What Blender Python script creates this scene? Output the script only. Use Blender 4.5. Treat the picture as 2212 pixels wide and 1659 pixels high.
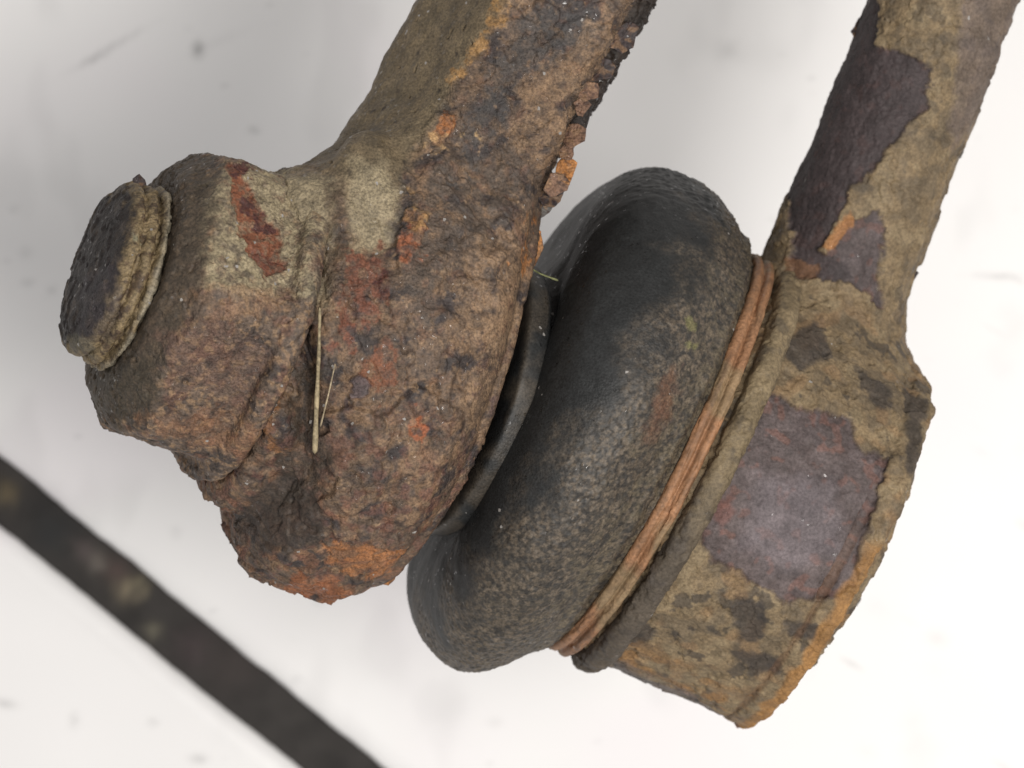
import bpy, math, random
import numpy as np

# ------------------------------------------------------------------ scene, camera, light
for o in list(bpy.data.objects): bpy.data.objects.remove(o, do_unlink=True)
sc = bpy.context.scene
COL = sc.collection
S = 4.2e-5            # metres per drawing unit
D = 9000.0            # camera height over the axis plane, drawing units
CX, CY = 1106.0, 829.5
FLOOR = -0.088

cam_d = bpy.data.cameras.new('camera'); cam = bpy.data.objects.new('camera', cam_d); COL.objects.link(cam)
cam.location = (0, 0, D*S); cam.rotation_euler = (0, 0, 0)
cam_d.sensor_width = 36.0; cam_d.lens = 36.0*D/2212.0
cam_d.clip_start = 0.01; cam_d.clip_end = 20
cam_d.dof.use_dof = True; cam_d.dof.focus_distance = (D-330)*S
cam_d.dof.aperture_fstop = 48
sc.camera = cam
sc.render.resolution_x, sc.render.resolution_y = 1024, 768

w = bpy.data.worlds.new('World'); sc.world = w; w.use_nodes = True
bg = w.node_tree.nodes['Background']
bg.inputs[0].default_value = (1.0, 0.975, 0.955, 1); bg.inputs[1].default_value = 0.455

def area(name, loc, target, size, energy, color):
    d = bpy.data.lights.new(name, 'AREA'); d.shape = 'DISK'; d.size = size; d.energy = energy; d.color = color
    o = bpy.data.objects.new(name, d); COL.objects.link(o); o.location = loc
    from mathutils import Vector
    o.rotation_euler = (Vector(target)-Vector(loc)).to_track_quat('-Z', 'Y').to_euler()
    return o
area('ceiling_lamp', (0.21, -0.07, 0.62), (0.02, 0, -0.03), 0.25, 3.5, (1.0, 0.965, 0.92))
area('window_light', (-0.10, -0.50, 0.75), (0, 0, 0), 0.4, 1.1, (0.97, 0.98, 1.0))

sc.view_settings.view_transform = 'Standard'; sc.view_settings.look = 'None'
sc.view_settings.exposure = 0.0; sc.view_settings.gamma = 1.0
sc.render.engine = 'CYCLES'

rng = np.random.RandomState(7)

# ------------------------------------------------------------------ numeric helpers
def sm(a, b, x):
    t = np.clip((x-a)/(b-a), 0, 1); return t*t*(3-2*t)
def smin(a, b, k):
    h = np.clip(0.5+0.5*(b-a)/k, 0, 1); return b*(1-h)+a*h - k*h*(1-h)
def smax(a, b, k): return -smin(-a, -b, k)

_perm = np.random.RandomState(3).permutation(256).astype(np.int32); _perm = np.concatenate([_perm, _perm, _perm])
_g = np.random.RandomState(5).normal(size=(256, 3)).astype(np.float32); _g /= np.linalg.norm(_g, axis=1)[:, None]
def noise(P, scale, seed=0):
    Q = (P/scale + seed*17.31).astype(np.float32)
    I = np.floor(Q).astype(np.int32); F = Q-I; I &= 255
    U = F*F*F*(F*(F*6-15)+10)
    out = 0
    for dx in (0, 1):
        wx = U[:, 0] if dx else 1-U[:, 0]
        a = _perm[I[:, 0]+dx]
        for dy in (0, 1):
            wy = U[:, 1] if dy else 1-U[:, 1]
            b = _perm[a+I[:, 1]+dy]
            for dz in (0, 1):
                wz = U[:, 2] if dz else 1-U[:, 2]
                g = _g[_perm[b+I[:, 2]+dz]]
                out = out + wx*wy*wz*(g[:, 0]*(F[:, 0]-dx)+g[:, 1]*(F[:, 1]-dy)+g[:, 2]*(F[:, 2]-dz))
    return out*1.6
def fbm(P, scale, n=3, seed=0):
    r = 0; a = 1.0
    for i in range(n):
        r = r + a*noise(P, scale/2**i, seed+i*3); a *= 0.55
    return r

def A(px, py, h=0.0):                  # point of the photograph at height h over the axis plane
    k = (D-h)/D
    return np.array([(px-CX)*k, -(py-CY)*k, h])
def seen(P):                           # layout coordinates of points (where patches of rust and mud lie)
    k = D/(D-P[:, 2])
    return np.stack([P[:, 0]*k+CX, CY-P[:, 1]*k], 1)

class Frame:
    def __init__(s, o, p):
        s.o = o; a = p-o; s.a = a/np.linalg.norm(a)
        z = np.array([0, 0, 1.0])
        c = z-(z@s.a)*s.a; s.c = c/np.linalg.norm(c)
        s.b = np.cross(s.c, s.a)
        if s.b[1] > 0: s.b = -s.b
    def loc(s, P):
        q = P-s.o
        return q@s.a, q@s.b, q@s.c
    def pt(s, ss, r, th):
        return s.o + ss[..., None]*s.a + (r*np.cos(th))[..., None]*s.b + (r*np.sin(th))[..., None]*s.c

BALL = A(1600, 1060, -260)
STUD = Frame(A(235, 585, 270), BALL)
hd = math.tan(math.radians(6))
HOUS = Frame(A(1420, 980, -239), A(1815, 1184, -239-445*hd))

def capsule(P, a, b, ra, rb):
    pa = P-a; ba = b-a
    h = np.clip((pa@ba)/(ba@ba), 0, 1)
    return np.linalg.norm(pa-h[:, None]*ba, axis=1)-(ra+(rb-ra)*h)
def rcyl(s, rho, s0, s1, R, rd):
    dx = np.abs(s-(s0+s1)/2)-(s1-s0)/2+rd; dy = rho-R+rd
    return np.minimum(np.maximum(dx, dy), 0)+np.sqrt(np.maximum(dx, 0)**2+np.maximum(dy, 0)**2)-rd
def ellipsoid(P, c, r):
    q = (P-c)/np.array(r); k = np.linalg.norm(q, axis=1)
    return (k-1)*min(r)

# surface nets -> quads
def nets(f, lo, hi, g):
    ax = [np.arange(lo[i], hi[i]+g, g) for i in range(3)]
    X, Y, Z = np.meshgrid(*ax, indexing='ij'); n = X.shape
    F = f(np.stack([X.ravel(), Y.ravel(), Z.ravel()], 1)).reshape(n).astype(np.float32)
    s = F < 0
    c8 = [s[i:n[0]-1+i, j:n[1]-1+j, k:n[2]-1+k] for i in (0, 1) for j in (0, 1) for k in (0, 1)]
    cnt = sum(c.astype(np.int8) for c in c8)
    act = (cnt > 0) & (cnt < 8)
    idx = np.argwhere(act); cid = -np.ones(act.shape, np.int64); cid[act] = np.arange(len(idx))
    acc = np.zeros((len(idx), 3)); num = np.zeros(len(idx))
    cor = [(i, j, k) for i in (0, 1) for j in (0, 1) for k in (0, 1)]
    for a in cor:
        for d in range(3):
            if a[d]: continue
            b = list(a); b[d] = 1
            fa = F[tuple((idx+np.array(a)).T)]; fb = F[tuple((idx+np.array(b)).T)]
            m = (fa < 0) != (fb < 0)
            t = np.where(m, fa/np.where(m, fa-fb, 1), 0)
            p = np.array(a)+t[:, None]*(np.array(b)-np.array(a))
            acc += p*m[:, None]; num += m
    V = (idx+acc/num[:, None])*g+np.array(lo)
    quads = []
    for d in range(3):
        e1, e2 = (d+1) % 3, (d+2) % 3
        sl0 = [slice(None)]*3; sl1 = [slice(None)]*3; sl0[d] = slice(0, n[d]-1); sl1[d] = slice(1, n[d])
        s0 = s[tuple(sl0)]; s1 = s[tuple(sl1)]
        ed = np.argwhere(s0 != s1)
        ed = ed[(ed[:, e1] > 0) & (ed[:, e2] > 0) & (ed[:, e1] < n[e1]-1) & (ed[:, e2] < n[e2]-1)]
        inside = s0[tuple(ed.T)]
        def cc(o1, o2):
            q = ed.copy(); q[:, e1] -= o1; q[:, e2] -= o2; return cid[tuple(q.T)]
        Q = np.stack([cc(1, 1), cc(0, 1), cc(0, 0), cc(1, 0)], 1)
        Q[~inside] = Q[~inside][:, ::-1]
        quads.append(Q)
    return V, np.concatenate(quads)

def subdiv(V, Q):
    E = np.stack([Q, np.roll(Q, -1, 1)], 2).reshape(-1, 2); E.sort(1)
    key = E[:, 0]*len(V)+E[:, 1]
    u, inv = np.unique(key, return_inverse=True); inv = inv.reshape(-1, 4)
    em = (V[u//len(V)]+V[u % len(V)])/2; fm = V[Q].mean(1)
    n = len(V); ei = inv+n; fi = (np.arange(len(Q))+n+len(em))[:, None]
    R = [np.stack([Q[:, i], ei[:, i], fi[:, 0], ei[:, i-1]], 1) for i in range(4)]
    return np.concatenate([V, em, fm]), np.concatenate(R)

def grad(f, P, e=3.0):
    G = np.stack([f(P+np.array(d)*e)-f(P-np.array(d)*e) for d in ((1, 0, 0), (0, 1, 0), (0, 0, 1))], 1)
    return G/np.maximum(np.linalg.norm(G, axis=1), 1e-6)[:, None]
def sdf_mesh(f, lo, hi, g, levels=2):
    V, Q = nets(f, lo, hi, g)
    for _ in range(2): V = V-grad(f, V)*f(V)[:, None]*0.9
    for l in range(levels):
        V, Q = subdiv(V, Q)
        V = V-grad(f, V)*f(V)[:, None]*0.9
    return V, Q, grad(f, V)

def normals(V, Q):
    n = np.cross(V[Q[:, 2]]-V[Q[:, 0]], V[Q[:, 3]]-V[Q[:, 1]])
    N = np.zeros_like(V)
    for i in range(4):
        for k in range(3): N[:, k] += np.bincount(Q[:, i], n[:, k], len(V))
    return N/np.maximum(np.linalg.norm(N, axis=1), 1e-9)[:, None]

def grid_quads(nu, nv, wrap_v=True):
    i = np.arange(nu-1)[:, None]; j = np.arange(nv if wrap_v else nv-1)[None, :]
    j2 = (j+1) % nv
    return np.stack([i*nv+j, (i+1)*nv+j, (i+1)*nv+j2, i*nv+j2], -1).reshape(-1, 4)

def resample(prof, step=3.4):
    p = np.array(prof, float)
    # smooth through the points (Chaikin), then even steps
    for _ in range(3):
        q = [p[0]]
        for a, b in zip(p[:-1], p[1:]): q += [a*0.75+b*0.25, a*0.25+b*0.75]
        q.append(p[-1]); p = np.array(q)
    L = np.concatenate([[0], np.cumsum(np.linalg.norm(np.diff(p[:, :2], axis=0), axis=1))])
    t = np.linspace(0, L[-1], int(L[-1]/step)+2)
    return np.stack([np.interp(t, L, p[:, k]) for k in range(p.shape[1])], 1)

def lathe(fr, prof, nv, step=3.4):
    p = resample(prof, step); th = np.linspace(0, 2*np.pi, nv, endpoint=False)
    ss = np.repeat(p[:, 0][:, None], nv, 1); r = np.repeat(p[:, 1][:, None], nv, 1); T = np.repeat(th[None], len(p), 0)
    V = fr.pt(ss, r, T).reshape(-1, 3); Q = grid_quads(len(p), nv)
    N = normals(V, Q); c = V-fr.o; c = c-(c@fr.a)[:, None]*fr.a
    if (N*c).sum() < 0: Q = Q[:, ::-1]; N = -N
    return V, Q, N, ss.ravel(), T.ravel()

def lin(r, g, b, k=1.0):
    c = np.array([r, g, b])/255.0
    return np.where(c < .04045, c/12.92, ((c+.055)/1.055)**2.4)*k
def mix(col, c, m): return col*(1-m[:, None])+np.asarray(c)*m[:, None]

def polysd(XY, poly):                       # signed distance, negative inside
    p = np.array(poly, float); n = len(p); d = np.full(len(XY), 1e9); ins = np.zeros(len(XY), bool)
    for i in range(n):
        a, b = p[i], p[(i+1) % n]; e = b-a; w_ = XY-a
        t = np.clip((w_@e)/(e@e), 0, 1); d = np.minimum(d, ((w_-t[:, None]*e)**2).sum(1))
        c = ((a[1] > XY[:, 1]) != (b[1] > XY[:, 1]))
        x = e[0]*(XY[:, 1]-a[1])/(e[1] if abs(e[1]) > 1e-9 else 1e-9)+a[0]
        ins ^= c & (XY[:, 0] < x)
    d = np.sqrt(d); return np.where(ins, -d, d)
class Patcher:
    def __init__(s, P, amp=14, hole=0.0):
        s.P = P; s.xy = seen(P); s.hole = hole
        s.w = amp*1.2*fbm(P, 50, 4, 11)+amp*0.28*noise(P, 8, 5)
        s.mo = 1-hole*sm(.05, -.3, fbm(P, 26, 4, 19))
        s.k = 0
    def __call__(s, poly, soft=6, grow=0.0):
        m = 1-sm(-soft, soft, polysd(s.xy, poly)+s.w-grow)
        return m*s.mo

# ------------------------------------------------------------------ materials
def nmat(name):
    m = bpy.data.materials.new(name); m.use_nodes = True; nt = m.node_tree
    return m, nt, nt.nodes['Principled BSDF']
def N_(nt, t, **kw):
    n = nt.nodes.new(t)
    for k, v in kw.items(): setattr(n, k, v)
    return n
def rust_material(name, rough=0.72, spec=0.35, grain=1.0, glint=0.012, strength=0.7, var=.45):
    m, nt, b = nmat(name); L = nt.links.new
    at = N_(nt, 'ShaderNodeAttribute', attribute_name='tint')
    tc = N_(nt, 'ShaderNodeTexCoord')
    n1 = N_(nt, 'ShaderNodeTexNoise'); n1.inputs['Scale'].default_value = 4300*grain; n1.inputs['Detail'].default_value = 5; n1.inputs['Roughness'].default_value = 0.7
    n2 = N_(nt, 'ShaderNodeTexNoise'); n2.inputs['Scale'].default_value = 620*grain; n2.inputs['Detail'].default_value = 4
    vo = N_(nt, 'ShaderNodeTexVoronoi'); vo.inputs['Scale'].default_value = 4200*grain
    for n in (n1, n2, vo): L(tc.outputs['Object'], n.inputs['Vector'])
    mr = N_(nt, 'ShaderNodeMapRange'); L(n1.outputs[0], mr.inputs[0])
    mr.inputs[1].default_value = .36; mr.inputs[2].default_value = .64; mr.inputs[3].default_value = 1-var; mr.inputs[4].default_value = 1+var
    mr2 = N_(nt, 'ShaderNodeMapRange'); L(n2.outputs[0], mr2.inputs[0])
    mr2.inputs[1].default_value = .3; mr2.inputs[2].default_value = .7; mr2.inputs[3].default_value = .76; mr2.inputs[4].default_value = 1.24
    mu = N_(nt, 'ShaderNodeMath', operation='MULTIPLY'); L(mr.outputs[0], mu.inputs[0]); L(mr2.outputs[0], mu.inputs[1])
    vm = N_(nt, 'ShaderNodeVectorMath', operation='SCALE'); L(at.outputs['Color'], vm.inputs[0]); L(mu.outputs[0], vm.inputs['Scale'])
    gt = N_(nt, 'ShaderNodeMath', operation='GREATER_THAN'); gt.inputs[1].default_value = 1-glint*.05
    sp = N_(nt, 'ShaderNodeSeparateColor'); L(vo.outputs['Color'], sp.inputs[0]); L(sp.outputs[1], gt.inputs[0])
    mc = N_(nt, 'ShaderNodeMix', data_type='RGBA'); L(gt.outputs[0], mc.inputs[0]); L(vm.outputs[0], mc.inputs[6]); mc.inputs[7].default_value = (.30, .28, .26, 1)  # pale cells lighten the base colour as painted sparkle
    L(mc.outputs[2], b.inputs['Base Color'])
    # glossy grains: a few voronoi cells are smooth crystals
    vr = N_(nt, 'ShaderNodeMath', operation='LESS_THAN'); vr.inputs[1].default_value = glint
    sep = N_(nt, 'ShaderNodeSeparateColor'); L(vo.outputs['Color'], sep.inputs[0]); L(sep.outputs[0], vr.inputs[0])
    rr = N_(nt, 'ShaderNodeMapRange'); L(vr.outputs[0], rr.inputs[0]); rr.inputs[3].default_value = rough; rr.inputs[4].default_value = 0.18
    L(rr.outputs[0], b.inputs['Roughness']); b.inputs['Specular IOR Level'].default_value = spec
    n3 = N_(nt, 'ShaderNodeTexNoise'); n3.inputs['Scale'].default_value = 110; n3.inputs['Detail'].default_value = 3; L(tc.outputs['Object'], n3.inputs['Vector'])
    ms = N_(nt, 'ShaderNodeMapRange'); L(n3.outputs[0], ms.inputs[0]); ms.inputs[1].default_value = .4; ms.inputs[2].default_value = .6; ms.inputs[3].default_value = strength*.15; ms.inputs[4].default_value = strength*1.3
    bp = N_(nt, 'ShaderNodeBump'); L(ms.outputs[0], bp.inputs['Strength']); bp.inputs['Distance'].default_value = 0.00016
    ad = N_(nt, 'ShaderNodeMath', operation='ADD'); L(n1.outputs[0], ad.inputs[0]); L(vo.outputs['Distance'], ad.inputs[1])
    L(ad.outputs[0], bp.inputs['Height']); L(bp.outputs[0], b.inputs['Normal'])
    return m
M_RUST = rust_material('rusty_iron', 0.64, 0.42, 1.0, 0.03, 0.5, .46)
M_MUD = rust_material('muddy_iron', 0.68, 0.35, 0.8, 0.006, 0.3, .28)
M_RING = rust_material('rusty_spring_steel', 0.6, 0.35, 0.7, 0.01, 0.35, .25)
M_RUBBER = rust_material('dusty_rubber', 0.55, 0.45, 1.0, 0.015, 0.22, .5)
M_STRAW = rust_material('dry_straw', 0.6, 0.3, 0.5, 0.0, 0.2)

# ------------------------------------------------------------------ object helpers
def link(name, V, Q, mat, parent=None, tint=None, origin=(0, 0, 0)):
    me = bpy.data.meshes.new(name)
    V = np.asarray(V)*S-np.array(origin)
    me.vertices.add(len(V)); me.vertices.foreach_set('co', V.astype(np.float32).ravel())
    Q = np.asarray(Q); k = Q.shape[1]
    me.loops.add(Q.size); me.loops.foreach_set('vertex_index', Q.astype(np.int32).ravel())
    me.polygons.add(len(Q)); me.polygons.foreach_set('loop_start', np.arange(0, Q.size, k, dtype=np.int32))
    me.polygons.foreach_set('loop_total', np.full(len(Q), k, np.int32))
    me.update(calc_edges=True); me.validate()
    me.polygons.foreach_set('use_smooth', np.ones(len(Q), bool))
    if tint is not None:
        ca = me.color_attributes.new('tint', 'FLOAT_COLOR', 'POINT')
        ca.data.foreach_set('color', np.concatenate([np.clip(tint, 0, 1), np.ones((len(V), 1))], 1).astype(np.float32).ravel())
    me.materials.append(mat)
    o = bpy.data.objects.new(name, me); COL.objects.link(o)
    o.location = origin
    if parent: o.parent = parent; o.location = np.array(origin)-np.array(parent.location)
    return o
def thing(name, label, cat, base, group=None):
    o = bpy.data.objects.new(name, None); o.empty_display_size = 0.005; COL.objects.link(o)
    o.location = tuple(np.array(base)*S); o['label'] = label; o['category'] = cat
    if group: o['group'] = group
    return o
def part(name, V, Q, mat, parent, tint, label=None):
    o = link(name, V, Q, mat, parent, tint*0.91, tuple(np.array(parent.location)))
    if label: o['label'] = label
    return o

def keep(V, Q, mask_faces, *arrs):
    Q2 = Q[mask_faces]; u, inv = np.unique(Q2, return_inverse=True)
    return (V[u], inv.reshape(Q2.shape))+tuple(a[u] for a in arrs)

# ------------------------------------------------------------------ FLOOR: white tiles with a dark joint
def build_floor():
    k = (D*S-FLOOR)/(D*S)
    def fl(px, py): return np.array([(px-CX)*S*k, -(py-CY)*S*k])
    a1, a2 = fl(0, 985), fl(830, 1659); b1 = fl(0, 1140)
    t = (a2-a1)/np.linalg.norm(a2-a1); nrm = np.array([-t[1], t[0]])
    if nrm@(-a1) < 0: nrm = -nrm
    gap = abs((b1-a1)@nrm); T = 0.30
    root = bpy.data.objects.new('floor', None); COL.objects.link(root); root.location = (0, 0, FLOOR); root['kind'] = 'structure'
    # tile material
    m, nt, b = nmat('white_glazed_tile'); L = nt.links.new
    at = N_(nt, 'ShaderNodeAttribute', attribute_name='tint'); L(at.outputs['Color'], b.inputs['Base Color'])
    b.inputs['Roughness'].default_value = 0.38
    mg, ntg, bgm = nmat('dirty_dark_grout'); Lg = ntg.links.new
    atg = N_(ntg, 'ShaderNodeAttribute', attribute_name='tint'); Lg(atg.outputs['Color'], bgm.inputs['Base Color'])
    bgm.inputs['Roughness'].default_value = 0.9
    def tint_of(W):
        P = np.concatenate([W[:, :2]/S, np.zeros((len(W), 1))], 1)
        c = np.tile(np.array([0.80, 0.79, 0.785]), (len(W), 1))
        c *= (1+0.035*fbm(P, 700, 3, 2))[:, None]
        c *= (1-0.07*sm(0.25, 0.8, fbm(P*np.array([1, .6, 1]), 260, 3, 4)))[:, None]
        c[:, 1] *= 1-0.018*sm(0, .6, noise(P, 420, 8)); 
        sp = sm(0.62, 0.85, noise(P, 26, 9)); c *= (1-0.28*sp*sm(-.1, .4, noise(P, 300, 21)))[:, None]
        xy = np.stack([W[:, 0]/(S*k)+CX, CY-W[:, 1]/(S*k)], 1)
        wob = noise(P, 30, 33)*8
        def spot(x, y, rx, ry, ang, dark):
            nonlocal c
            ca, sa = math.cos(ang), math.sin(ang); q = xy-np.array([x, y])
            u = (q[:, 0]*ca+q[:, 1]*sa)/rx; v = (-q[:, 0]*sa+q[:, 1]*ca)/ry
            c = c*(1-dark*np.exp(-(u*u+v*v)*(1+wob*.06)))[:, None]
        for s_ in ((428, 106, 9, 17, .0, .55), (235, 105, 78, 6, -.52, .22), (205, 128, 26, 5, -.5, .25), (548, 282, 9, 8, 0, .3),
                   (2165, 597, 55, 6, .04, .30), (1575, 110, 24, 20, .3, .16), (1650, 120, 60, 40, .3, .06), (470, 90, 60, 10, -.4, .06),  # grey blobs between arm and shank paint the soft shade there
                   (1862, 1612, 12, 12, 0, .3), (2110, 968, 8, 10, 0, .25), (2022, 1395, 9, 40, .2, .14), (1900, 1320, 20, 20, 0, .06),
                   (60, 610, 10, 8, 0, .22), (112, 628, 9, 10, 0, .2), (28, 450, 9, 9, 0, .15), (55, 545, 12, 12, 0, .13), (160, 1205, 26, 30, .5, .22),
                   (110, 1100, 22, 40, .2, .15), (300, 1300, 22, 30, .5, .16), (590, 1490, 16, 26, .6, .12), (330, 1560, 10, 8, 0, .2),
                   (160, 1555, 8, 16, 0, .2), (12, 1520, 22, 9, .2, .3), (430, 1640, 16, 10, 0, .3), (690, 1300, 10, 9, 0, .16), (640, 1470, 9, 8, 0, .16),
                   (380, 1150, 9, 14, 0, .12), (965, 1540, 40, 60, .9, .06), (1070, 1560, 14, 10, 0, .1), (270, 1410, 120, 10, .66, .05)):
            spot(*s_)
        return c
    n_t = 0
    for i in range(-2, 3):
        for j in range(-2, 3):
            # tile (i,j): spans along t from i*(T+gap), along nrm from j*(T+gap)
            u0 = -0.5*T+i*(T+gap); v0 = j*(T+gap) if j >= 0 else j*(T+gap)
            near = (i == 0 and j in (0, -1))
            if near:
                st = 0.0006
                vv = np.concatenate([[0, 0.0004, 0.0009, 0.0016], np.arange(0.0024, 0.15, st), np.linspace(.15, T-.0016, 60), [T-.0009, T-.0004, T]])
                if j < 0: vv = T-vv[::-1]
                uu = np.concatenate([[0, .0004, .0009, .0016], np.linspace(.003, .075, 40), np.arange(.0756, .225, st), np.linspace(.2255, T-.0016, 40), [T-.0009, T-.0004, T]])
            else:
                vv = uu = np.concatenate([[0, .0004, .0009, .0016], np.linspace(.01, T-.01, 40), [T-.0016, T-.0009, T-.0004, T]])
            U, Vv = np.meshgrid(uu, vv, indexing='ij')
            e = np.minimum(np.minimum(U, T-U), np.minimum(Vv, T-Vv))
            z = -0.0009*(1-np.clip(e/0.0016, 0, 1)**.5)
            xy = a1[None, None]+(u0+U)[..., None]*t+(v0+Vv)[..., None]*nrm
            if near:
                PP = np.concatenate([xy.reshape(-1, 2)/S, np.zeros((U.size, 1))], 1)
                wv = (noise(PP, 160, 41)*0.00022+noise(PP, 45, 42)*.00009).reshape(U.shape)*np.clip(1-e/.004, 0, 1)
                xy = xy+wv[..., None]*nrm
            W = np.concatenate([xy.reshape(-1, 2), z.reshape(-1, 1)], 1)
            Q = grid_quads(len(uu), len(vv), False)
            nU, nV = len(uu), len(vv)
            ring = np.concatenate([np.arange(nV)[::1]*1, (np.arange(1, nU))*nV+nV-1, (nU-1)*nV+np.arange(nV-2, -1, -1), np.arange(nU-2, 0, -1)*nV])
            sk = W[ring].copy(); sk[:, 2] = -0.008
            base = len(W); W2 = np.concatenate([W, sk]); m_ = len(ring); r2 = np.roll(np.arange(m_), -1)
            Qs = np.stack([ring, ring[r2], base+r2, base+np.arange(m_)], 1)
            nn = np.cross(W[Q[0, 1]]-W[Q[0, 0]], W[Q[0, 2]]-W[Q[0, 0]])
            if nn[2] < 0: Q = Q[:, ::-1]
            o = link('tile', W2/S, np.concatenate([Q, Qs]), m, root, tint_of(W2), (0, 0, FLOOR)) if False else None
            me_o = link('tile', W2/S, np.concatenate([Q, Qs]), m, None, tint_of(W2))
            me_o.parent = root; n_t += 1
    # grout bed: one sheet, finely divided where it is seen
    st = 0.0005
    uu = np.concatenate([np.linspace(-.8, .07, 60), np.arange(.0705, .235, st), np.linspace(.24, 1.1, 60)])-0.15
    vv = np.concatenate([np.linspace(-.8, -gap-.001, 40), np.linspace(-gap-.0006, .0006, 18), np.linspace(.001, .9, 40)])
    U, Vv = np.meshgrid(uu, vv, indexing='ij')
    xy = a1+U[..., None]*t+Vv[..., None]*nrm; xy = xy.reshape(-1, 2)
    P = np.concatenate([xy/S, np.zeros((len(xy), 1))], 1)
    z = -0.0014+0.00022*fbm(P, 70, 3, 51)+.0001*noise(P, 14, 52)
    c = np.tile(lin(48, 45, 43), (len(xy), 1)); c *= (1+.3*fbm(P, 90, 3, 53))[:, None]
    q = seen(P*np.array([1, 1, 0]))
    q = np.stack([xy[:, 0]/(S*k)+CX, CY-xy[:, 1]/(S*k)], 1)+noise(P, 40, 61)[:, None]*14
    for (x, y, r, cc) in ((272, 1272, 26, (118, 108, 90)), (300, 1262, 16, (104, 97, 80)), (207, 1216, 24, (96, 90, 84)), (248, 1232, 26, (74, 62, 58)), (8, 1066, 26, (88, 78, 60)),
                          (331, 1364, 18, (92, 88, 76)), (420, 1400, 44, (60, 52, 52)), (180, 1190, 22, (80, 72, 70)), (500, 1440, 60, (56, 50, 48)), (110, 1150, 50, (42, 42, 42))):
        d = np.linalg.norm(q-np.array([x, y]), axis=1); mk = np.exp(-(d/r)**2)
        c = mix(c, lin(*cc), mk); z += .0004*mk
    o = link('grout', np.concatenate([xy, z[:, None]], 1)/S, grid_quads(len(uu), len(vv), False)[:, ::-1], mg, None, c); o.parent = root
    return root
build_floor()

# ------------------------------------------------------------------ STEERING ARM
E0 = A(1155, 0, 40); E1 = A(985, 300, 40)
arm_d = (E0-E1)/np.linalg.norm(E0-E1)
arm_u = np.array([-arm_d[1]*-1, -arm_d[0], 0]); arm_u = np.array([arm_d[1], -arm_d[0], 0])   # to the right of travel
def f_arm(P):
    s, rb, rc = STUD.loc(P); rho = np.sqrt(rb*rb+rc*rc)
    eye = rcyl(s, np.sqrt(rb*rb+(np.where(rc > 0, rc*1.38, rc*1.1))**2), 448, 788-18*sm(100, 480, rb), 510, 120)
    eye = smin(eye, rcyl(s, np.sqrt(rb*rb+(np.where(rc > 0, rc*1.5, rc*1.1))**2), 690, 806-22*sm(100, 440, rb), 462, 18), 8)
    boss = rcyl(s, np.sqrt(rb*rb+(rc*1.15)**2), 358, 560, 392, 50)
    q = P-E1; t = q@arm_d; u = q@arm_u; h = q[:, 2]
    tw = np.clip(t, -500, 600)
    top = .22*u+.975*h-(205+np.clip(-t, 0, 400)*.25)
    lft = -.78*u+.63*h-(192+np.clip(-t, -50, 300)*.16)
    left = -u-(214+8*np.sin(t/120.)); right = u-(198-14*sm(60, 160, t)+.04*np.clip(-t, 0, 400))
    bar = smax(smax(smax(top, lft, 26), smax(left, right, 20), 26), np.abs(h+20)-260, 40)
    bar = smax(bar, -t-420, 80)
    # recessed flank under the right edge (web of the forging)
    web = smax(np.abs(u-176)-42, np.abs(h+70)-100, 14); web = smax(web, -(t-70), 60)
    bar = smin(bar, web, 12)
    d = smin(eye, bar, 110); d = smin(d, boss, 26)
    d = smin(d, ellipsoid(P, A(795, 452, 255), (92, 165, 110)), 34)
    d = smin(d, capsule(P, A(742, 420, 120), A(660, 520, 180), 95, 105), 40)
    d = smin(d, capsule(P, A(665, 490, 245), A(645, 700, 250), 120, 90), 70)
    # hollow between boss and eye on the lower side
    d = smax(d, -ellipsoid(P, A(590, 1080, 395), (80, 100, 110)), 50)
    d = smax(d, -ellipsoid(P, A(655, 930, 440), (42, 190, 90)), 40)
    
    
    return d
ABASE = A(811, 784, -430)
arm = thing('steering_arm', 'thick forged steering arm, flaking brown rust, with nut and stud end at left', 'steering arm', ABASE)
V, Q, G = sdf_mesh(f_arm, (-760, -520, -480), (620, 1260, 640), 13)
def plates(P, sc_, seed, th=0.0, edge=.04): return sm(th, th+edge, fbm(P, sc_, 3, seed))
pt = Patcher(V)
t_ = (V-E1)@arm_d; u_ = (V-E1)@arm_u
s_, rb_, rc_ = STUD.loc(V)
left_face = sm(-25, -60, u_+fbm(V, 60, 2, 3)*14)*sm(-260, -170, t_)      # mud caked flank of the bar
p_crust = pt([(705, 890), (760, 868), (820, 900), (900, 830), (1000, 900), (1050, 950), (960, 1100), (880, 1180), (740, 1150), (690, 1080), (735, 1050), (712, 985)], 3)
p_low = pt([(500, 1120), (620, 1000), (700, 1090), (690, 1180), (560, 1200)], 12)
p_or = pt([(700, 1185), (790, 1165), (872, 1185), (845, 1235), (760, 1240), (700, 1215)], 6)
p_or2 = pt([(600, 1265), (650, 1235), (720, 1250), (780, 1275), (700, 1292), (640, 1290)], 6)
grey1 = pt([(540, 340), (648, 370), (720, 385), (716, 480), (704, 560), (708, 660), (640, 690), (560, 560)], 26)
grey2 = pt([(755, 345), (835, 350), (858, 420), (850, 500), (828, 555), (765, 540), (750, 450)], 18)
rough_m = np.clip(1-0.75*left_face-0.5*grey1-.5*grey2, .15, 1)
disp = 8*fbm(V, 100, 3, 1)*rough_m + rough_m*(1.2*fbm(V, 19, 2, 2)) + 1.1*noise(V, 8, 4)*rough_m
disp += rough_m*(4.5*plates(V, 130, 6, .05, .06)+3.5*plates(V, 80, 7, .25, .08)-2.5*plates(V, 38, 8, .55, .2))
edge_r = sm(150, 200, u_)*sm(-350, -200, t_)
disp += edge_r*(4*plates(V, 34, 12, .0, .1)-8*plates(V, 70, 14, .25, .05))
low_m = sm(300, 420, rb_)
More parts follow.
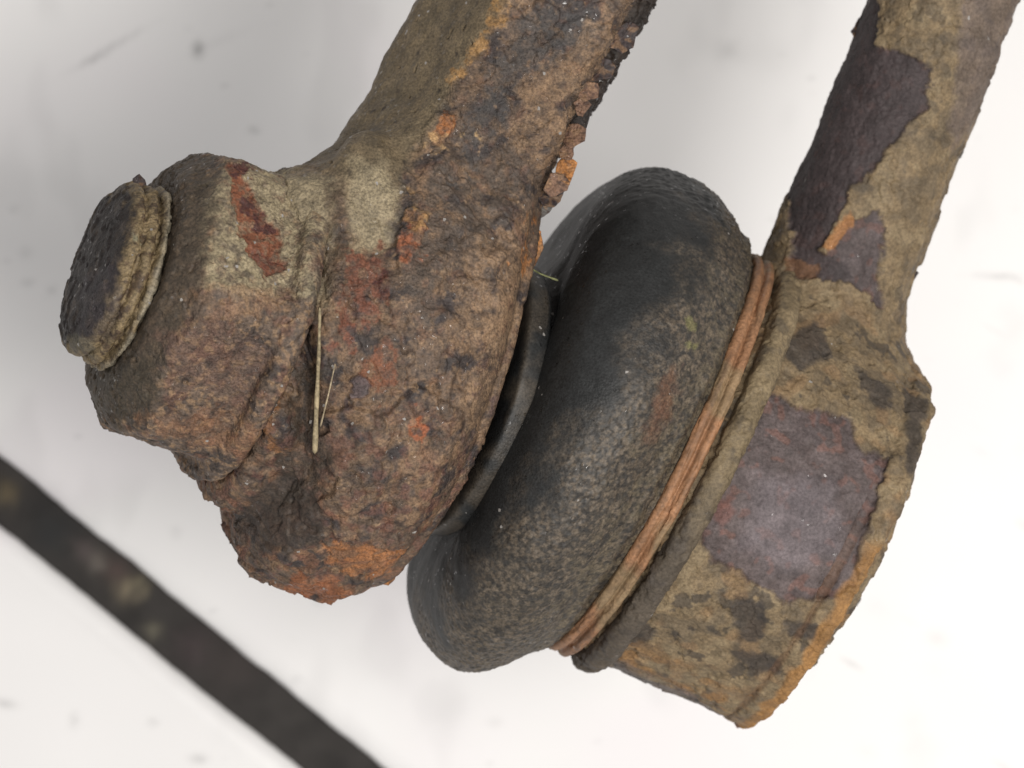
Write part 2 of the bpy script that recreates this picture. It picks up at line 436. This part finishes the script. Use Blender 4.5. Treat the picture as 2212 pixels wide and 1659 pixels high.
disp += low_m*(6*plates(V*np.array([.6, 1.6, 1]), 60, 16, 0.1, .08)+2*noise(V*np.array([.5, 1.8, 1]), 26, 17))
sk_ = plates(V*np.array([1, .8, 1]), 95, 201, .12, .05)*(1-left_face)
disp += 5*sk_
disp += 17*p_crust*(.8+.4*sm(-.2, .2, fbm(V, 70, 2, 27)))+left_face*(3*fbm(V, 60, 3, 23)-9*sm(.62, .8, noise(V, 22, 24)))
disp += 9*(pt([(930, 225), (975, 245), (968, 300), (935, 345), (915, 300)], 5)+pt([(893, 432), (918, 480), (900, 560), (845, 610), (860, 500)], 5))
p_peb = pt([(755, 840), (768, 818), (792, 822), (797, 850), (780, 868), (760, 862)], 3, 0); disp += 12*p_peb
disp *= 1-.72*sm(690, 760, s_)*sm(40, -60, t_)
Vd = V+G*disp[:, None]
pt = Patcher(V, 30, .75)
n1 = fbm(V, 48, 3, 31); n2 = fbm(V, 15, 2, 32); n3 = noise(V, 7, 33)
c = np.tile(lin(95, 81, 70), (len(V), 1))
c = mix(c, lin(122, 101, 82), sm(-.15, .45, n1)); c = mix(c, lin(62, 56, 56), sm(.1, .5, fbm(V, 65, 3, 35)))
c = mix(c, lin(104, 74, 62), .35*sm(.25, .5, fbm(V, 36, 2, 36))); c = mix(c, lin(48, 40, 40), .6*sm(.25, .6, n2)); c = mix(c, lin(156, 132, 106), .55*sm(.2, .6, -n2)*sm(-.3, .4, n3))
c = mix(c, lin(74, 67, 63), .4*sk_*sm(-.4, .2, n1))
c = mix(c, lin(84, 76, 70), .75*pt([(950, 330), (1130, 330), (1080, 520), (960, 560), (930, 720), (860, 600), (900, 430)], 20))
c = mix(c, lin(70, 70, 72), .7*pt([(1120, 20), (1260, 10), (1290, 80), (1190, 150), (1120, 180), (1060, 330), (1000, 400), (990, 250), (1080, 110)], 16))
for poly in ([(1020, 530), (1110, 505), (1142, 600), (1120, 740), (1040, 800), (985, 720), (975, 600)], [(1135, 165), (1240, 150), (1250, 300), (1200, 380), (1130, 330), (1110, 210)],
             [(1090, 760), (1125, 790), (1060, 980), (1000, 960), (1010, 850)], [(1290, 60), (1390, 0), (1290, 170), (1240, 210), (1200, 120)]):
    c = mix(c, lin(138, 116, 94), .65*pt(poly, 14)*(1-.5*sm(0, .4, n2)))
c = mix(c, lin(130, 92, 66), .38*sm(.1, .4, fbm(V, 40, 3, 38))*sm(80, 330, rb_)); c = mix(c, lin(108, 72, 64), .4*sm(.15, .4, fbm(V, 30, 2, 39))*sm(0, 200, rb_))
c = mix(c, lin(58, 52, 48), .85*p_low)
c = mix(c, lin(156, 106, 66), .8*p_or*(1-.5*sm(0, .3, noise(V*np.array([.5, 1.8, 1]), 20, 41)))); c = mix(c, lin(140, 90, 60), .75*p_or2)
mudc = lin(108, 98, 79)*(1+.22*fbm(V, 60, 3, 43))[:, None]; c = c*(1-left_face[:, None]*.92)+mudc*left_face[:, None]*.92
c = mix(c, lin(46, 38, 34), left_face*sm(.5, .75, noise(V, 20, 24))*.8)
gm = lin(146, 137, 115)*(1+.18*fbm(V, 30, 3, 44))[:, None]; c = c*(1-(grey1+grey2).clip(0, 1)[:, None]*.9)+gm*(grey1+grey2).clip(0, 1)[:, None]*.9
c = mix(c, lin(62, 56, 50), .75*pt([(625, 780), (700, 790), (715, 1000), (700, 1090), (610, 1080), (600, 960)], 18))
c = mix(c, lin(78, 66, 54), .7*pt([(708, 400), (738, 400), (745, 560), (720, 640), (700, 600)], 10))  # groove has no slot; its dark shade is put in by colour
for poly, cc in (([(755, 555), (830, 545), (845, 610), (820, 690), (760, 760), (722, 750), (735, 620)], (112, 70, 54)), ([(790, 745), (830, 740), (852, 830), (825, 872), (790, 800)], (120, 76, 54)),
                 ([(890, 470), (912, 490), (895, 560), (852, 592), (862, 520)], (146, 90, 62)), ([(893, 430), (918, 470), (905, 500), (880, 470)], (158, 128, 88)), ([(830, 560), (870, 580), (855, 625), (835, 620)], (62, 34, 34)),
                 ([(955, 228), (975, 250), (966, 290), (945, 300)], (158, 104, 62)), ([(940, 300), (962, 300), (950, 340), (932, 345)], (178, 150, 112)), ([(1085, 0), (1115, 0), (1080, 70), (1000, 175), (980, 170), (1020, 90)], (150, 118, 76)),
                 ([(995, 285), (1030, 280), (1030, 300), (1010, 310)], (170, 145, 108)), ([(1125, 560), (1150, 480), (1158, 470), (1140, 600)], (156, 108, 66)), ([(880, 900), (905, 890), (905, 930), (885, 930)], (150, 88, 56)),
                 ([(1045, 850), (1075, 840), (1085, 880), (1060, 900)], (92, 74, 74)), ([(540, 780), (600, 790), (590, 960), (545, 900)], (130, 94, 64))):
    c = mix(c, lin(*cc), .85*pt(poly, 5)*(1-.45*sm(.05, .4, n2)))
c = mix(c, lin(84, 76, 80), .9*p_peb)
c = mix(c, lin(44, 40, 39), .92*sm(184, 196, u_+4*n1)*sm(110, 70, V[:, 2])*sm(60, 120, t_))  # near-black tint paints the shade on the web under the right edge
c = c*np.array([1.07, 1.0, .92])
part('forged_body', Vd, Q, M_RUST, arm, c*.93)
ARM_TOP = Vd

# nut (worn hexagon) and stud end
def hexd(rb, rc, R, rot):
    th = np.arctan2(rc, rb)-rot; k = np.pi/3
    a = (th+k/2) % k-k/2
    return np.sqrt(rb*rb+rc*rc)*np.cos(a)-R*math.cos(math.pi/6)
def f_nut(P):
    s, rb, rc = STUD.loc(P); rb = rb-6; rho = np.sqrt(rb*rb+rc*rc)
    d = smax(hexd(rb, rc, 352, math.radians(64)), rho-338, 6)
    d = smax(d, np.abs(s-200)-143, 14)
    d = smax(d, (rho-(s-57)*1.1-250)*.67, 9)                       # front chamfer
    d = smin(d, rcyl(s, rho, 300, 350, 350, 22), 20)              # washer face
    
    return d
V, Q, G = sdf_mesh(f_nut, tuple(STUD.o+np.array([-160, -520, -420])), tuple(STUD.o+np.array([620, 400, 400])), 13)
pt = Patcher(V); s_, rb_, rc_ = STUD.loc(V)
disp = 4*fbm(V, 130, 3, 61)+1.5*fbm(V, 16, 2, 62)+3*plates(V, 60, 63, .1, .1)-4*plates(V, 34, 64, .5, .12)+1.2*noise(V, 7, 65)
red = pt([(490, 362), (530, 366), (548, 430), (600, 500), (608, 575), (572, 595), (530, 520), (498, 440)], 4)
disp -= 7*red
Vd = V+G*disp[:, None]; n2 = fbm(V, 15, 2, 66); pt = Patcher(V, 26, .6)
c = np.tile(lin(98, 85, 75), (len(V), 1)); c = mix(c, lin(70, 62, 58), sm(0, .5, fbm(V, 50, 3, 67))); c = mix(c, lin(110, 78, 64), .5*sm(.1, .5, fbm(V, 40, 2, 68)))
c = mix(c, lin(150, 124, 96), .6*sm(.1, .5, -n2)); c = mix(c, lin(45, 38, 36), .6*sm(.25, .6, n2))
up = pt([(440, 400), (500, 350), (580, 345), (660, 390), (700, 480), (680, 640), (560, 640), (450, 610), (430, 500)], 24)
c = mix(c, lin(150, 140, 116), .95*up*(1-.35*sm(0, .5, n2)))
c = mix(c, lin(72, 64, 54), .85*sm(128, 92, s_+fbm(V, 30, 2, 70)*20))
c = mix(c, lin(124, 76, 54), .95*red*(1-.5*sm(0, .3, n2))); c = mix(c, lin(70, 40, 40), .9*(pt([(500, 362), (525, 366), (525, 390), (505, 392)], 3)+pt([(535, 445), (575, 465), (590, 500), (560, 490)], 3)+.6*pt([(560, 540), (600, 545), (605, 580), (570, 590)], 3)).clip(0, 1))
c = mix(c, lin(136, 108, 84), .6*pt([(430, 640), (560, 620), (620, 660), (560, 700), (440, 690)], 12)); c = mix(c, lin(108, 84, 74), .5*pt([(350, 720), (480, 660), (600, 780), (540, 880), (380, 820)], 20))
c = mix(c, lin(66, 60, 50), .8*pt([(200, 770), (340, 780), (330, 900), (200, 880)], 12))
c = mix(c, lin(134, 98, 72), .5*pt([(300, 900), (450, 880), (560, 940), (560, 1000), (420, 970)], 12))
NUT_TOP = Vd; c = c*np.array([1.05, 1.0, .94])
nut = part('nut', Vd, Q, M_RUST, arm, c*.95)

prof = [(-50, 0), (-50, 60), (-46, 120), (-38, 160), (-28, 180), (-16, 190), (-8, 192), (-4, 190), (0, 182), (6, 181), (10, 190), (16, 195), (26, 196), (30, 190), (33, 178), (37, 178), (41, 194), (45, 203), (49, 203), (54, 188), (60, 174), (110, 190), (150, 196)]
V, Q, N, s_, th_ = lathe(STUD, prof, 380)
pt = Patcher(V, 9)
disp = 5*fbm(V, 90, 3, 71)+1.2*fbm(V, 16, 2, 72)+.8*noise(V, 6, 73)+4*plates(V, 50, 74, .15, .1)
Vd = V+N*(disp*sm(0, 30, np.linalg.norm(V-STUD.pt(np.array(-62.), np.array(0.), np.array(0.)), axis=1)))[:, None]
c = np.tile(lin(46, 40, 38), (len(V), 1)); c = mix(c, lin(70, 61, 54), sm(0, .5, fbm(V, 50, 3, 75)))
rim = sm(-34, -16, s_+fbm(V, 30, 3, 76)*14); c = mix(c, lin(132, 114, 84), .85*rim); c = mix(c, lin(72, 56, 42), .85*rim*sm(.1, .4, fbm(V, 18, 2, 77)))
c = mix(c, lin(150, 142, 124), .8*sm(38, 50, s_)*sm(75, 60, s_)*sm(-.6, .1, fbm(V, 50, 2, 79))); c = mix(c, lin(60, 54, 58), .5*pt([(180, 600), (250, 560), (270, 680), (230, 740), (170, 720)], 10))
c = mix(c, lin(140, 136, 112), .8*pt([(283, 502), (305, 505), (303, 528), (285, 525)], 3, 0)); c = mix(c, lin(104, 98, 82), .6*pt([(140, 720), (200, 730), (210, 770), (150, 760)], 8))
part('stud_end', Vd, Q, M_RUST, arm, c)

# flakes of rust standing off the bar
def flake_mesh(r, thick, seed, asp=1.0):
    R = np.random.RandomState(seed); m = 8; n = 32
    ca = np.sort(np.linspace(0, 2*np.pi, m, endpoint=False)+R.uniform(-.25, .25, m)); cr = r*(.75+.45*R.rand(m))
    cx_ = np.concatenate([cr*np.cos(ca), [cr[0]*np.cos(ca[0])]]); cy_ = np.concatenate([cr*np.sin(ca), [cr[0]*np.sin(ca[0])]])
    tt = np.linspace(0, m, n, endpoint=False); X_ = np.interp(tt, np.arange(m+1), cx_); Y_ = np.interp(tt, np.arange(m+1), cy_)
    rad = np.hypot(X_, Y_); th = np.arctan2(Y_, X_)
    rings = []
    for k, (f, zf) in enumerate(((0, .5), (.55, .5), (.97, .42), (1, .1), (.97, -.35), (0, -.45))):
        x = rad*f*np.cos(th)*asp; y = rad*f*np.sin(th)
        z = np.full(n, zf*thick)+.16*x*x/r-.1*y+R.normal(size=n)*thick*.12*(f > 0)
        rings.append(np.stack([x, y, z], 1))
    V = np.concatenate(rings); Q = grid_quads(len(rings), n)
    V, Q = subdiv(V, Q); V, Q = subdiv(V, Q)
    V = V+normals(V, Q)*(1.2*noise(V, 12, seed) )[:, None]
    return V, Q
def surf_h(cloud, px, py, rad=10):
    xy = seen(cloud); d = np.abs(xy-np.array([px, py])).max(1); m = d < rad
    return cloud[m, 2].max() if m.any() else None
def rotm(rx, ry, rz):
    from mathutils import Euler
    return np.array(Euler((rx, ry, rz)).to_matrix())
FC = {'o': (166, 112, 62), 'b': (120, 92, 74), 'd': (62, 54, 54), 'g': (96, 92, 88)}
def flake(parent, px, py, h, r, rot, colr, seed, asp=1.0, thick=4):
    V, Q = flake_mesh(r, thick, seed, asp)
    V = V@rotm(*rot).T+A(px, py, h)
    c = np.tile(lin(*FC[colr]), (len(V), 1)); c = mix(c, lin(70, 50, 42), .7*sm(.1, .4, fbm(V, 14, 2, seed)))
    c = mix(c, lin(150, 118, 88), .5*sm(.1, .4, fbm(V, 22, 2, seed+9)))
    part('rust_flake', V, Q, M_RUST, parent, c)
flake(arm, 1222, 368, 150, 24, (.1, .2, 1.3), 'o', 1, 1.35)
flake(arm, 1224, 330, 165, 18, (.2, .3, 1.5), 'b', 2, 1.2)
flake(arm, 1240, 292, 170, 26, (-.2, .3, 1.2), 'b', 3, 1.3)
flake(arm, 1258, 228, 170, 18, (.1, .1, 1.0), 'b', 4, 1.2)
flake(arm, 1272, 196, 160, 22, (.2, .2, .8), 'b', 5, 1.3)
flake(arm, 1188, 424, 120, 24, (.1, .4, 1.1), 'd', 6, 1.3)
flake(arm, 1170, 452, 110, 20, (.1, .5, 1.1), 'g', 7, 1.5)
flake(arm, 1143, 530, 130, 30, (.1, .3, 1.45), 'o', 8, 1.7)
flake(arm, 1300, 150, 120, 26, (.1, .2, .9), 'd', 9, 1.4)
flake(arm, 1345, 80, 110, 28, (.1, .2, 1.0), 'd', 10, 1.6)
flake(arm, 1200, 400, 160, 26, (.1, .2, .4), 'b', 11, 1.0)
flake(arm, 872, 1196, 90, 20, (.3, .4, .5), 'd', 12, 1.1)
flake(arm, 820, 1238, 60, 26, (.3, .2, -.4), 'o', 13, 1.3)
flake(arm, 770, 1262, 60, 24, (.3, .2, -.2), 'b', 14, 1.3)
flake(arm, 480, 1060, 120, 22, (.2, -.3, 1.2), 'd', 15, 1.2)
flake(arm, 300, 398, 265, 18, (.2, .2, .8), 'd', 16, 1.1)

# ------------------------------------------------------------------ TIE ROD END
TB = A(1700, 1120, -760)
tie = thing('tie_rod_end', 'muddy ball joint with round housing, tapering shank and swollen black rubber boot', 'ball joint', TB)
SH0 = A(1768, 690, -262); SH1 = A(2035, 0, -225); SH2 = SH0+(SH1-SH0)*1.75
def f_tie(P):
    s, rb, rc = HOUS.loc(P); rho = np.sqrt(rb*rb+rc*rc)
    Rr = 470-.05*np.clip(s, 0, 440)
    d = rcyl(s, rho+470-Rr, 20, 440, 470, 34)
    lip = rcyl(s, rho, 398, 456, 452, 14); d = smin(d, lip, 6)
    d = smax(d, -smax(np.abs(s-392)-4, 445-rho, 6), 8)
    d = smin(d, rcyl(s, rho, 380, 500, 330, 60), 30)              # domed closing plate behind
    sh = capsule(P, SH0, SH2, 168, 152); sh = smax(sh, -((P-SH0)@((SH2-SH0)/np.linalg.norm(SH2-SH0))), 30)
    neck = ellipsoid(P, A(1768, 742, -265), (178, 150, 190))
    d = smax(d, (s-452)*.6+(-rb-448)*.8+30, 50)
    d = smin(d, neck, 80); d = smin(d, sh, 50)
    return d
V, Q, G = sdf_mesh(f_tie, tuple(A(1080, 1700, 0)+np.array([0, 0, -760])), (1370, 1210, 260), 13)
s_, rb_, rc_ = HOUS.loc(V); rho_ = np.sqrt(rb_**2+rc_**2); pt = Patcher(V, 11)
shd = (SH1-SH0)/np.linalg.norm(SH1-SH0); ts = (V-SH0)@shd
shm = sm(20, 90, ts)*sm(440, 480, rho_)
bare = pt([(1655, 845), (1745, 890), (1835, 900), (1850, 950), (1915, 1005), (1900, 1080), (1870, 1150), (1850, 1270), (1790, 1292), (1680, 1296), (1600, 1245), (1540, 1210), (1500, 1140), (1570, 1040), (1610, 930)], 4)
shank1 = pt([(1760, -60), (1850, -60), (1905, 10), (1890, 95), (1960, 125), (2012, 150), (2000, 235), (1960, 272), (1885, 370), (1835, 410), (1790, 500), (1772, 540), (1840, 600), (1708, 592), (1716, 500), (1702, 430), (1640, 340), (1680, 250), (1740, 60)], 4)
shank2 = pt([(1780, 560), (1830, 480), (1885, 455), (1925, 490), (1905, 570), (1908, 665), (1860, 625), (1790, 592), (1730, 585)], 4)
shank3 = pt([(2075, 40), (2080, -60), (2260, -60), (2120, 230), (2060, 330), (2050, 280), (2070, 150)], 12)
purple = (bare+shank1+shank2).clip(0, 1); rim_m = sm(396, 412, s_)*sm(380, 420, rho_)
disp = 5*fbm(V, 130, 3, 81)+1.3*fbm(V, 22, 3, 82)+.7*noise(V, 7, 83)+4*plates(V, 60, 84, .1, .1)*(1-purple)-7*purple+purple*1.6*fbm(V, 14, 2, 85)
disp -= 4*(1-purple)*plates(V, 46, 86, .4, .08); disp += rim_m*(2.2*fbm(V, 44, 2, 87)-2*plates(V, 60, 88, .35, .1))

Vd = V+G*disp[:, None]
n1 = fbm(V, 60, 3, 91); n2 = fbm(V, 17, 3, 92)
c = np.tile(lin(128, 110, 84), (len(V), 1)); c = mix(c, lin(112, 98, 78), sm(-.1, .5, n1)); c = mix(c, lin(138, 122, 96), .6*sm(.1, .5, -n1))
c = mix(c, lin(68, 62, 56),   .75*sm(.42, .54, fbm(V, 62, 4, 93))*(1-.4*shm)); c = mix(c, lin(92, 78, 60), .4*sm(.1, .5, n2)); c = mix(c, lin(140, 110, 78), .4*sm(.15, .4, fbm(V, 70, 2, 94))*(1-shm))
for poly in ([(1690, 760), (1760, 700), (1790, 760), (1730, 800)], [(1850, 800), (1900, 830), (1930, 880), (1890, 870)], [(1960, 1030), (1985, 960), (1995, 870), (1960, 850)], [(1580, 1310), (1650, 1300), (1640, 1370), (1600, 1380)],
             [(1700, 1345), (1760, 1350), (1760, 1380), (1710, 1370)], [(1350, 1360), (1400, 1350), (1420, 1380), (1370, 1390)], [(1580, 1410), (1660, 1420), (1700, 1460), (1620, 1450)]):
    c = mix(c, lin(64, 58, 54), .85*pt(poly, 8, 6))
pc = lin(92, 82, 82)*(1+.25*n2+.15*fbm(V, 60, 2, 95))[:, None]
pc = mix(pc, lin(70, 60, 60), .6*sm(0, .5, fbm(V, 40, 3, 96))); pc = mix(pc, lin(120, 84, 74), .5*sm(.2, .5, fbm(V, 30, 2, 97)))
c = c*(1-purple[:, None]*.95)+pc*purple[:, None]*.95
c = mix(c, lin(60, 52, 53), .8*(shank1+.4*shank2).clip(0, 1)); c = mix(c, lin(104, 92, 88), .65*shank3)
edge_ = (pt([(1655, 845), (1745, 890), (1835, 900), (1850, 950), (1915, 1005), (1900, 1080), (1870, 1150), (1850, 1270), (1790, 1292), (1680, 1296), (1600, 1245), (1540, 1210), (1500, 1140), (1570, 1040), (1610, 930)], 5, 5)-pt([(1655, 845), (1745, 890), (1835, 900), (1850, 950), (1915, 1005), (1900, 1080), (1870, 1150), (1850, 1270), (1790, 1292), (1680, 1296), (1600, 1245), (1540, 1210), (1500, 1140), (1570, 1040), (1610, 930)], 8, -7)).clip(0, 1)
c = mix(c, lin(58, 46, 46), .6*edge_*sm(-.4, .2, n1))
c = mix(c, lin(116, 108, 112), .5*pt([(1640, 1020), (1800, 1040), (1820, 1200), (1700, 1240), (1600, 1180)], 30)); c = mix(c, lin(120, 76, 66), .5*pt([(1520, 1090), (1580, 1070), (1600, 1110), (1560, 1150)], 10))
c = mix(c, lin(156, 114, 66), .8*rim_m*sm(418, 432, s_+fbm(V, 50, 2, 78)*10)*sm(-80, 40, rb_+120*fbm(V, 80, 2, 98))); c = mix(c, lin(104, 76, 54), .5*sm(-100, 60, rb_)*sm(404, 396, s_)*sm(380, 388, s_)*(rho_ > 400))
c = mix(c, lin(152, 112, 66), .6*sm(330, 430, rb_)*sm(-.2, .4, n1)*(1-rim_m)); c = mix(c, lin(96, 94, 96), .75*sm(425, 450, rb_+n1*12)*sm(90, 130, s_)*(1-rim_m))
c = mix(c, lin(160, 112, 68), .8*pt([(1775, 535), (1840, 455), (1850, 470), (1795, 540)], 3)); c = mix(c, lin(120, 86, 60), .7*pt([(1700, 560), (1760, 575), (1760, 600), (1700, 590)], 5))
fs = shm[Q].mean(1) > .5
Vs, Qs, cs = keep(Vd, Q, fs, c); Vh, Qh, ch = keep(Vd, Q, ~fs, c)
part('housing', Vh, Qh, M_MUD, tie, ch*1.02, 'round mud coated housing with a bare purplish steel patch')
part('shank', Vs, Qs, M_MUD, tie, cs*1.02)
flake(tie, 1962, 598, -255, 17, (.2, .4, .9), 'd', 21, 1.5); flake(tie, 2068, 318, -235, 20, (.1, .3, 1.2), 'g', 22, 1.4)
flake(tie, 1862, 60, -235, 22, (.1, .3, 1.1), 'd', 23, 1.4); flake(tie, 1846, 1292, -320, 15, (.1, .3, 1.0), 'g', 24, 1.3)
flake(tie, 1606, 1556, -300, 20, (.1, .3, .3), 'b', 25, 1.3)

# second collar, next to the housing
prof = [(38, 440), (40, 480), (46, 498), (60, 505), (76, 505), (90, 498), (98, 485), (100, 440)]
V, Q, N, s_, th_ = lathe(HOUS, prof, 900)
Vd = V+N*(3*fbm(V, 50, 3, 101)+2*fbm(V, 14, 2, 102)-5*plates(V, 60, 103, .2, .2))[:, None]
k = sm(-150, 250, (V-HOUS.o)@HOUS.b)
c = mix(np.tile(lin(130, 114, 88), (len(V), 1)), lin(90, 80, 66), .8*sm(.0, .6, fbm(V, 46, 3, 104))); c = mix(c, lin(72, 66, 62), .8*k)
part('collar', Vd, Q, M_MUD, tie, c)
# spring ring: two coils
for seed in (111,):
    prof = [(-22, 440), (-24, 480), (-21, 491), (-12, 495), (-4, 493), (0, 487), (3, 482), (6, 487), (10, 494), (20, 496), (26, 491), (28, 480), (27, 440)]
    V, Q, N, s_, th_ = lathe(HOUS, prof, 900, 2.6)
    wob = 5*np.sin(th_*3+seed)+4*fbm(V, 160, 2, seed)
    rr_ = np.linalg.norm(np.cross(V-HOUS.o, HOUS.a), axis=1)
    W_ = np.stack([s_, rr_, th_*490*.16], 1); W2 = np.stack([s_, rr_, th_*490*.5], 1)
    Vd = V+HOUS.a*wob[:, None]*.6+N*(1.6*fbm(W_, 40, 2, seed)+1.0*fbm(W2, 10, 2, seed+1)-3*plates(W_, 16, seed+2, .3, .25))[:, None]
    c = np.tile(lin(154, 113, 82), (len(V), 1)); c = mix(c, lin(124, 94, 70), .7*sm(-.1, .5, fbm(W2, 30, 3, seed+3))); c = mix(c, lin(138, 124, 96), .6*sm(.0, .5, fbm(V, 150, 2, seed+4))); c = mix(c, lin(92, 70, 54), .5*sm(.3, .7, fbm(W_, 26, 2, seed+5)))
    part('clamp_ring', Vd, Q, M_RING, tie, c)
# rubber boot
bp_ = [(60, 430, 0, 0), (10, 470, 0, 0), (-30, 478, 0, 0), (-42, 512, 0, 0), (-66, 522, 0, .2), (-110, 568, 0, .7), (-180, 601, 0, 1), (-280, 600, 0, 1), (-344, 568, 0, 1), (-386, 505, 0, 1), (-402, 430, .03, .9), (-392, 368, .15, .7), (-378, 318, .4, .5),
       (-362, 284, .75, .2), (-368, 258, 1, 0), (-378, 276, 1, 0), (-386, 300, 1, 0), (-392, 312, 1, 0), (-436, 316, 1, 0), (-444, 304, 1, 0), (-446, 250, 1, 0), (-440, 150, 1, 0)]
p = resample(bp_, 3.4); nv = 1040; th = np.linspace(0, 2*np.pi, nv, endpoint=False)
T = np.repeat(th[None], len(p), 0); s1 = np.repeat(p[:, 0][:, None], nv, 1); r1 = np.repeat(p[:, 1][:, None], nv, 1); w1 = np.repeat(p[:, 2][:, None], nv, 1)[..., None]; o1 = np.repeat(p[:, 3][:, None], nv, 1)[..., None]
s1 = s1+o1[..., 0]*60*(sm(-1, 1, np.sin(T))-.25)*sm(-60, -340, s1)
s1 = s1-o1[..., 0]*64*np.clip(-np.cos(T), 0, 1)*np.clip(np.sin(T), 0, 1)*sm(-150, -330, s1)
s1 = s1+o1[..., 0]*34*np.clip(np.cos(T), 0, 1)**2*sm(-60, -300, s1)
PV = HOUS.pt(s1, r1, T)*(1-w1)+STUD.pt(s1+1275, r1, T)*w1+o1*27*HOUS.b
V = PV.reshape(-1, 3); Q = grid_quads(len(p), nv); N = normals(V, Q)
cen = V-HOUS.o; cen -= (cen@HOUS.a)[:, None]*HOUS.a
if (N*cen).sum() < 0: Q = Q[:, ::-1]; N = -N
pt = Patcher(V, 14); ss = s1.ravel(); bb = (V-HOUS.o)@HOUS.b
dust = sm(-290, -160, ss+fbm(V, 120, 3, 121)*90+bb*.12)
wr = sm(.0, .5, fbm(V, 160, 2, 122)+.3)*sm(-400, -300, ss)
disp = 5*fbm(V, 170, 2, 123)+dust*(2.2*fbm(V, 14, 3, 124)+1.6*noise(V*np.array([1, 1.7, 1]), 8, 125))+1.2*fbm(V, 40, 2, 126)
disp += sm(430, 560, -bb)*(3.5*noise(V*np.array([.5, 1.5, 1]), 22, 127)+3*noise(V, 12, 128))
Vd = V+N*disp[:, None]
c = np.tile(lin(36, 37, 37), (len(V), 1)); c = mix(c, lin(98, 87, 74), dust*(.3+.7*sm(-.3, .3, fbm(V, 11, 2, 129))))
c = mix(c, lin(98, 88, 70), .6*sm(-150, -40, ss+fbm(V, 60, 3, 130)*70)*sm(-.4, .3, fbm(V, 24, 2, 131)+.1)); c = mix(c, lin(96, 86, 72), .55*dust*sm(250, 560, bb+fbm(V, 90, 3, 132)*80)*sm(-.3, .3, n_ := fbm(V, 12, 2, 133)))
c = mix(c, lin(44, 43, 42), .65*dust*sm(.1, .35, fbm(V, 15, 3, 134)))
c = mix(c, lin(118, 78, 54), .5*pt([(1420, 830), (1460, 790), (1440, 900), (1390, 960)], 16)); 
lipm = sm(.97, 1, w1.ravel())*sm(-392, -402, ss); c = mix(c, lin(74, 66, 56), .7*lipm*sm(-.5, .3, fbm(V, 90, 3, 135)))
c = mix(c, lin(150, 146, 84), .6*pt([(1382, 768), (1402, 766), (1404, 782), (1386, 784)], 3, -2)); c = mix(c, lin(132, 128, 80), .5*(pt([(1480, 700), (1500, 690), (1500, 720)], 3)+pt([(1490, 740), (1512, 735), (1505, 765)], 3)).clip(0, 1))
part('rubber_boot', Vd, Q, M_RUBBER, tie, c)
BOOT = Vd

# ------------------------------------------------------------------ bits of dry grass lying on the parts
def strand(name, pts, r0, r1, col, label, cat, bend=0):
    p = np.array([A(*q) for q in pts]); t = np.linspace(0, 1, 60); k = np.linspace(0, 1, len(p))
    c = np.stack([np.interp(t, k, p[:, i]) for i in range(3)], 1)
    for _ in range(8): c[1:-1] = (c[:-2]+2*c[1:-1]+c[2:])/4
    tan = np.gradient(c, axis=0); tan /= np.linalg.norm(tan, axis=1)[:, None]
    up = np.array([0, 0, 1.0]); b = np.cross(tan, up); b /= np.linalg.norm(b, axis=1)[:, None]; n = np.cross(b, tan)
    th = np.linspace(0, 2*np.pi, 10, endpoint=False); r = (r0+(r1-r0)*t)*(1+.12*np.sin(t*23))
    r[0] *= .3; r[-1] *= .2
    V = c[:, None]+r[:, None, None]*(np.cos(th)[None, :, None]*b[:, None]+.8*np.sin(th)[None, :, None]*n[:, None])
    V = V.reshape(-1, 3); Q = grid_quads(60, 10)[:, ::-1]
    base = p[-1]*S
    o = link(name, V, Q, M_STRAW, None, np.tile(lin(*col), (len(V), 1)), tuple(base)); o['label'] = label; o['category'] = cat
def h_at(px, py, cloud=None, dh=6, rad=9):
    h = surf_h(ARM_TOP if cloud is None else cloud, px, py, rad); return (h if h is not None else 300)+dh
ys = np.array([664, 760, 870, 980.]); xs = np.array([691, 689, 684, 680.]); yy = np.linspace(664, 980, 24)
allc = np.concatenate([ARM_TOP, NUT_TOP])
hh = np.array([surf_h(allc, float(np.interp(y, ys, xs)), y, 10) for y in yy]); line = hh[0]+(hh[-1]-hh[0])*(yy-664)/316
lift = max((hh-line).max(), 0)
strand('dry_straw', [(np.interp(y, ys, xs), y, l+lift+9) for y, l in zip(yy, line)], 2.6, 5.8, (148, 134, 106), 'pale dry straw stem lying across the rusty arm just right of the nut', 'straw')
strand('dry_fibre', [(724, 786, h_at(724, 786)+5), (710, 850, h_at(710, 850)+8), (692, 922, h_at(692, 922)+5)], 1.3, 1.8, (150, 136, 112), 'short thin grey fibre beside the thicker straw on the rusty arm', 'fibre')
hb1, hb2 = h_at(1150, 580, BOOT, 6, 14), h_at(1204, 607, BOOT, 6, 14)
strand('grass_fibre', [(1137, 574, hb1+12), (1168, 592, (hb1+hb2)/2+14), (1206, 606, hb2+4)], 1.4, 2.2, (120, 122, 84), 'fine greenish fibre bridging the narrow lip of the black rubber boot', 'fibre')
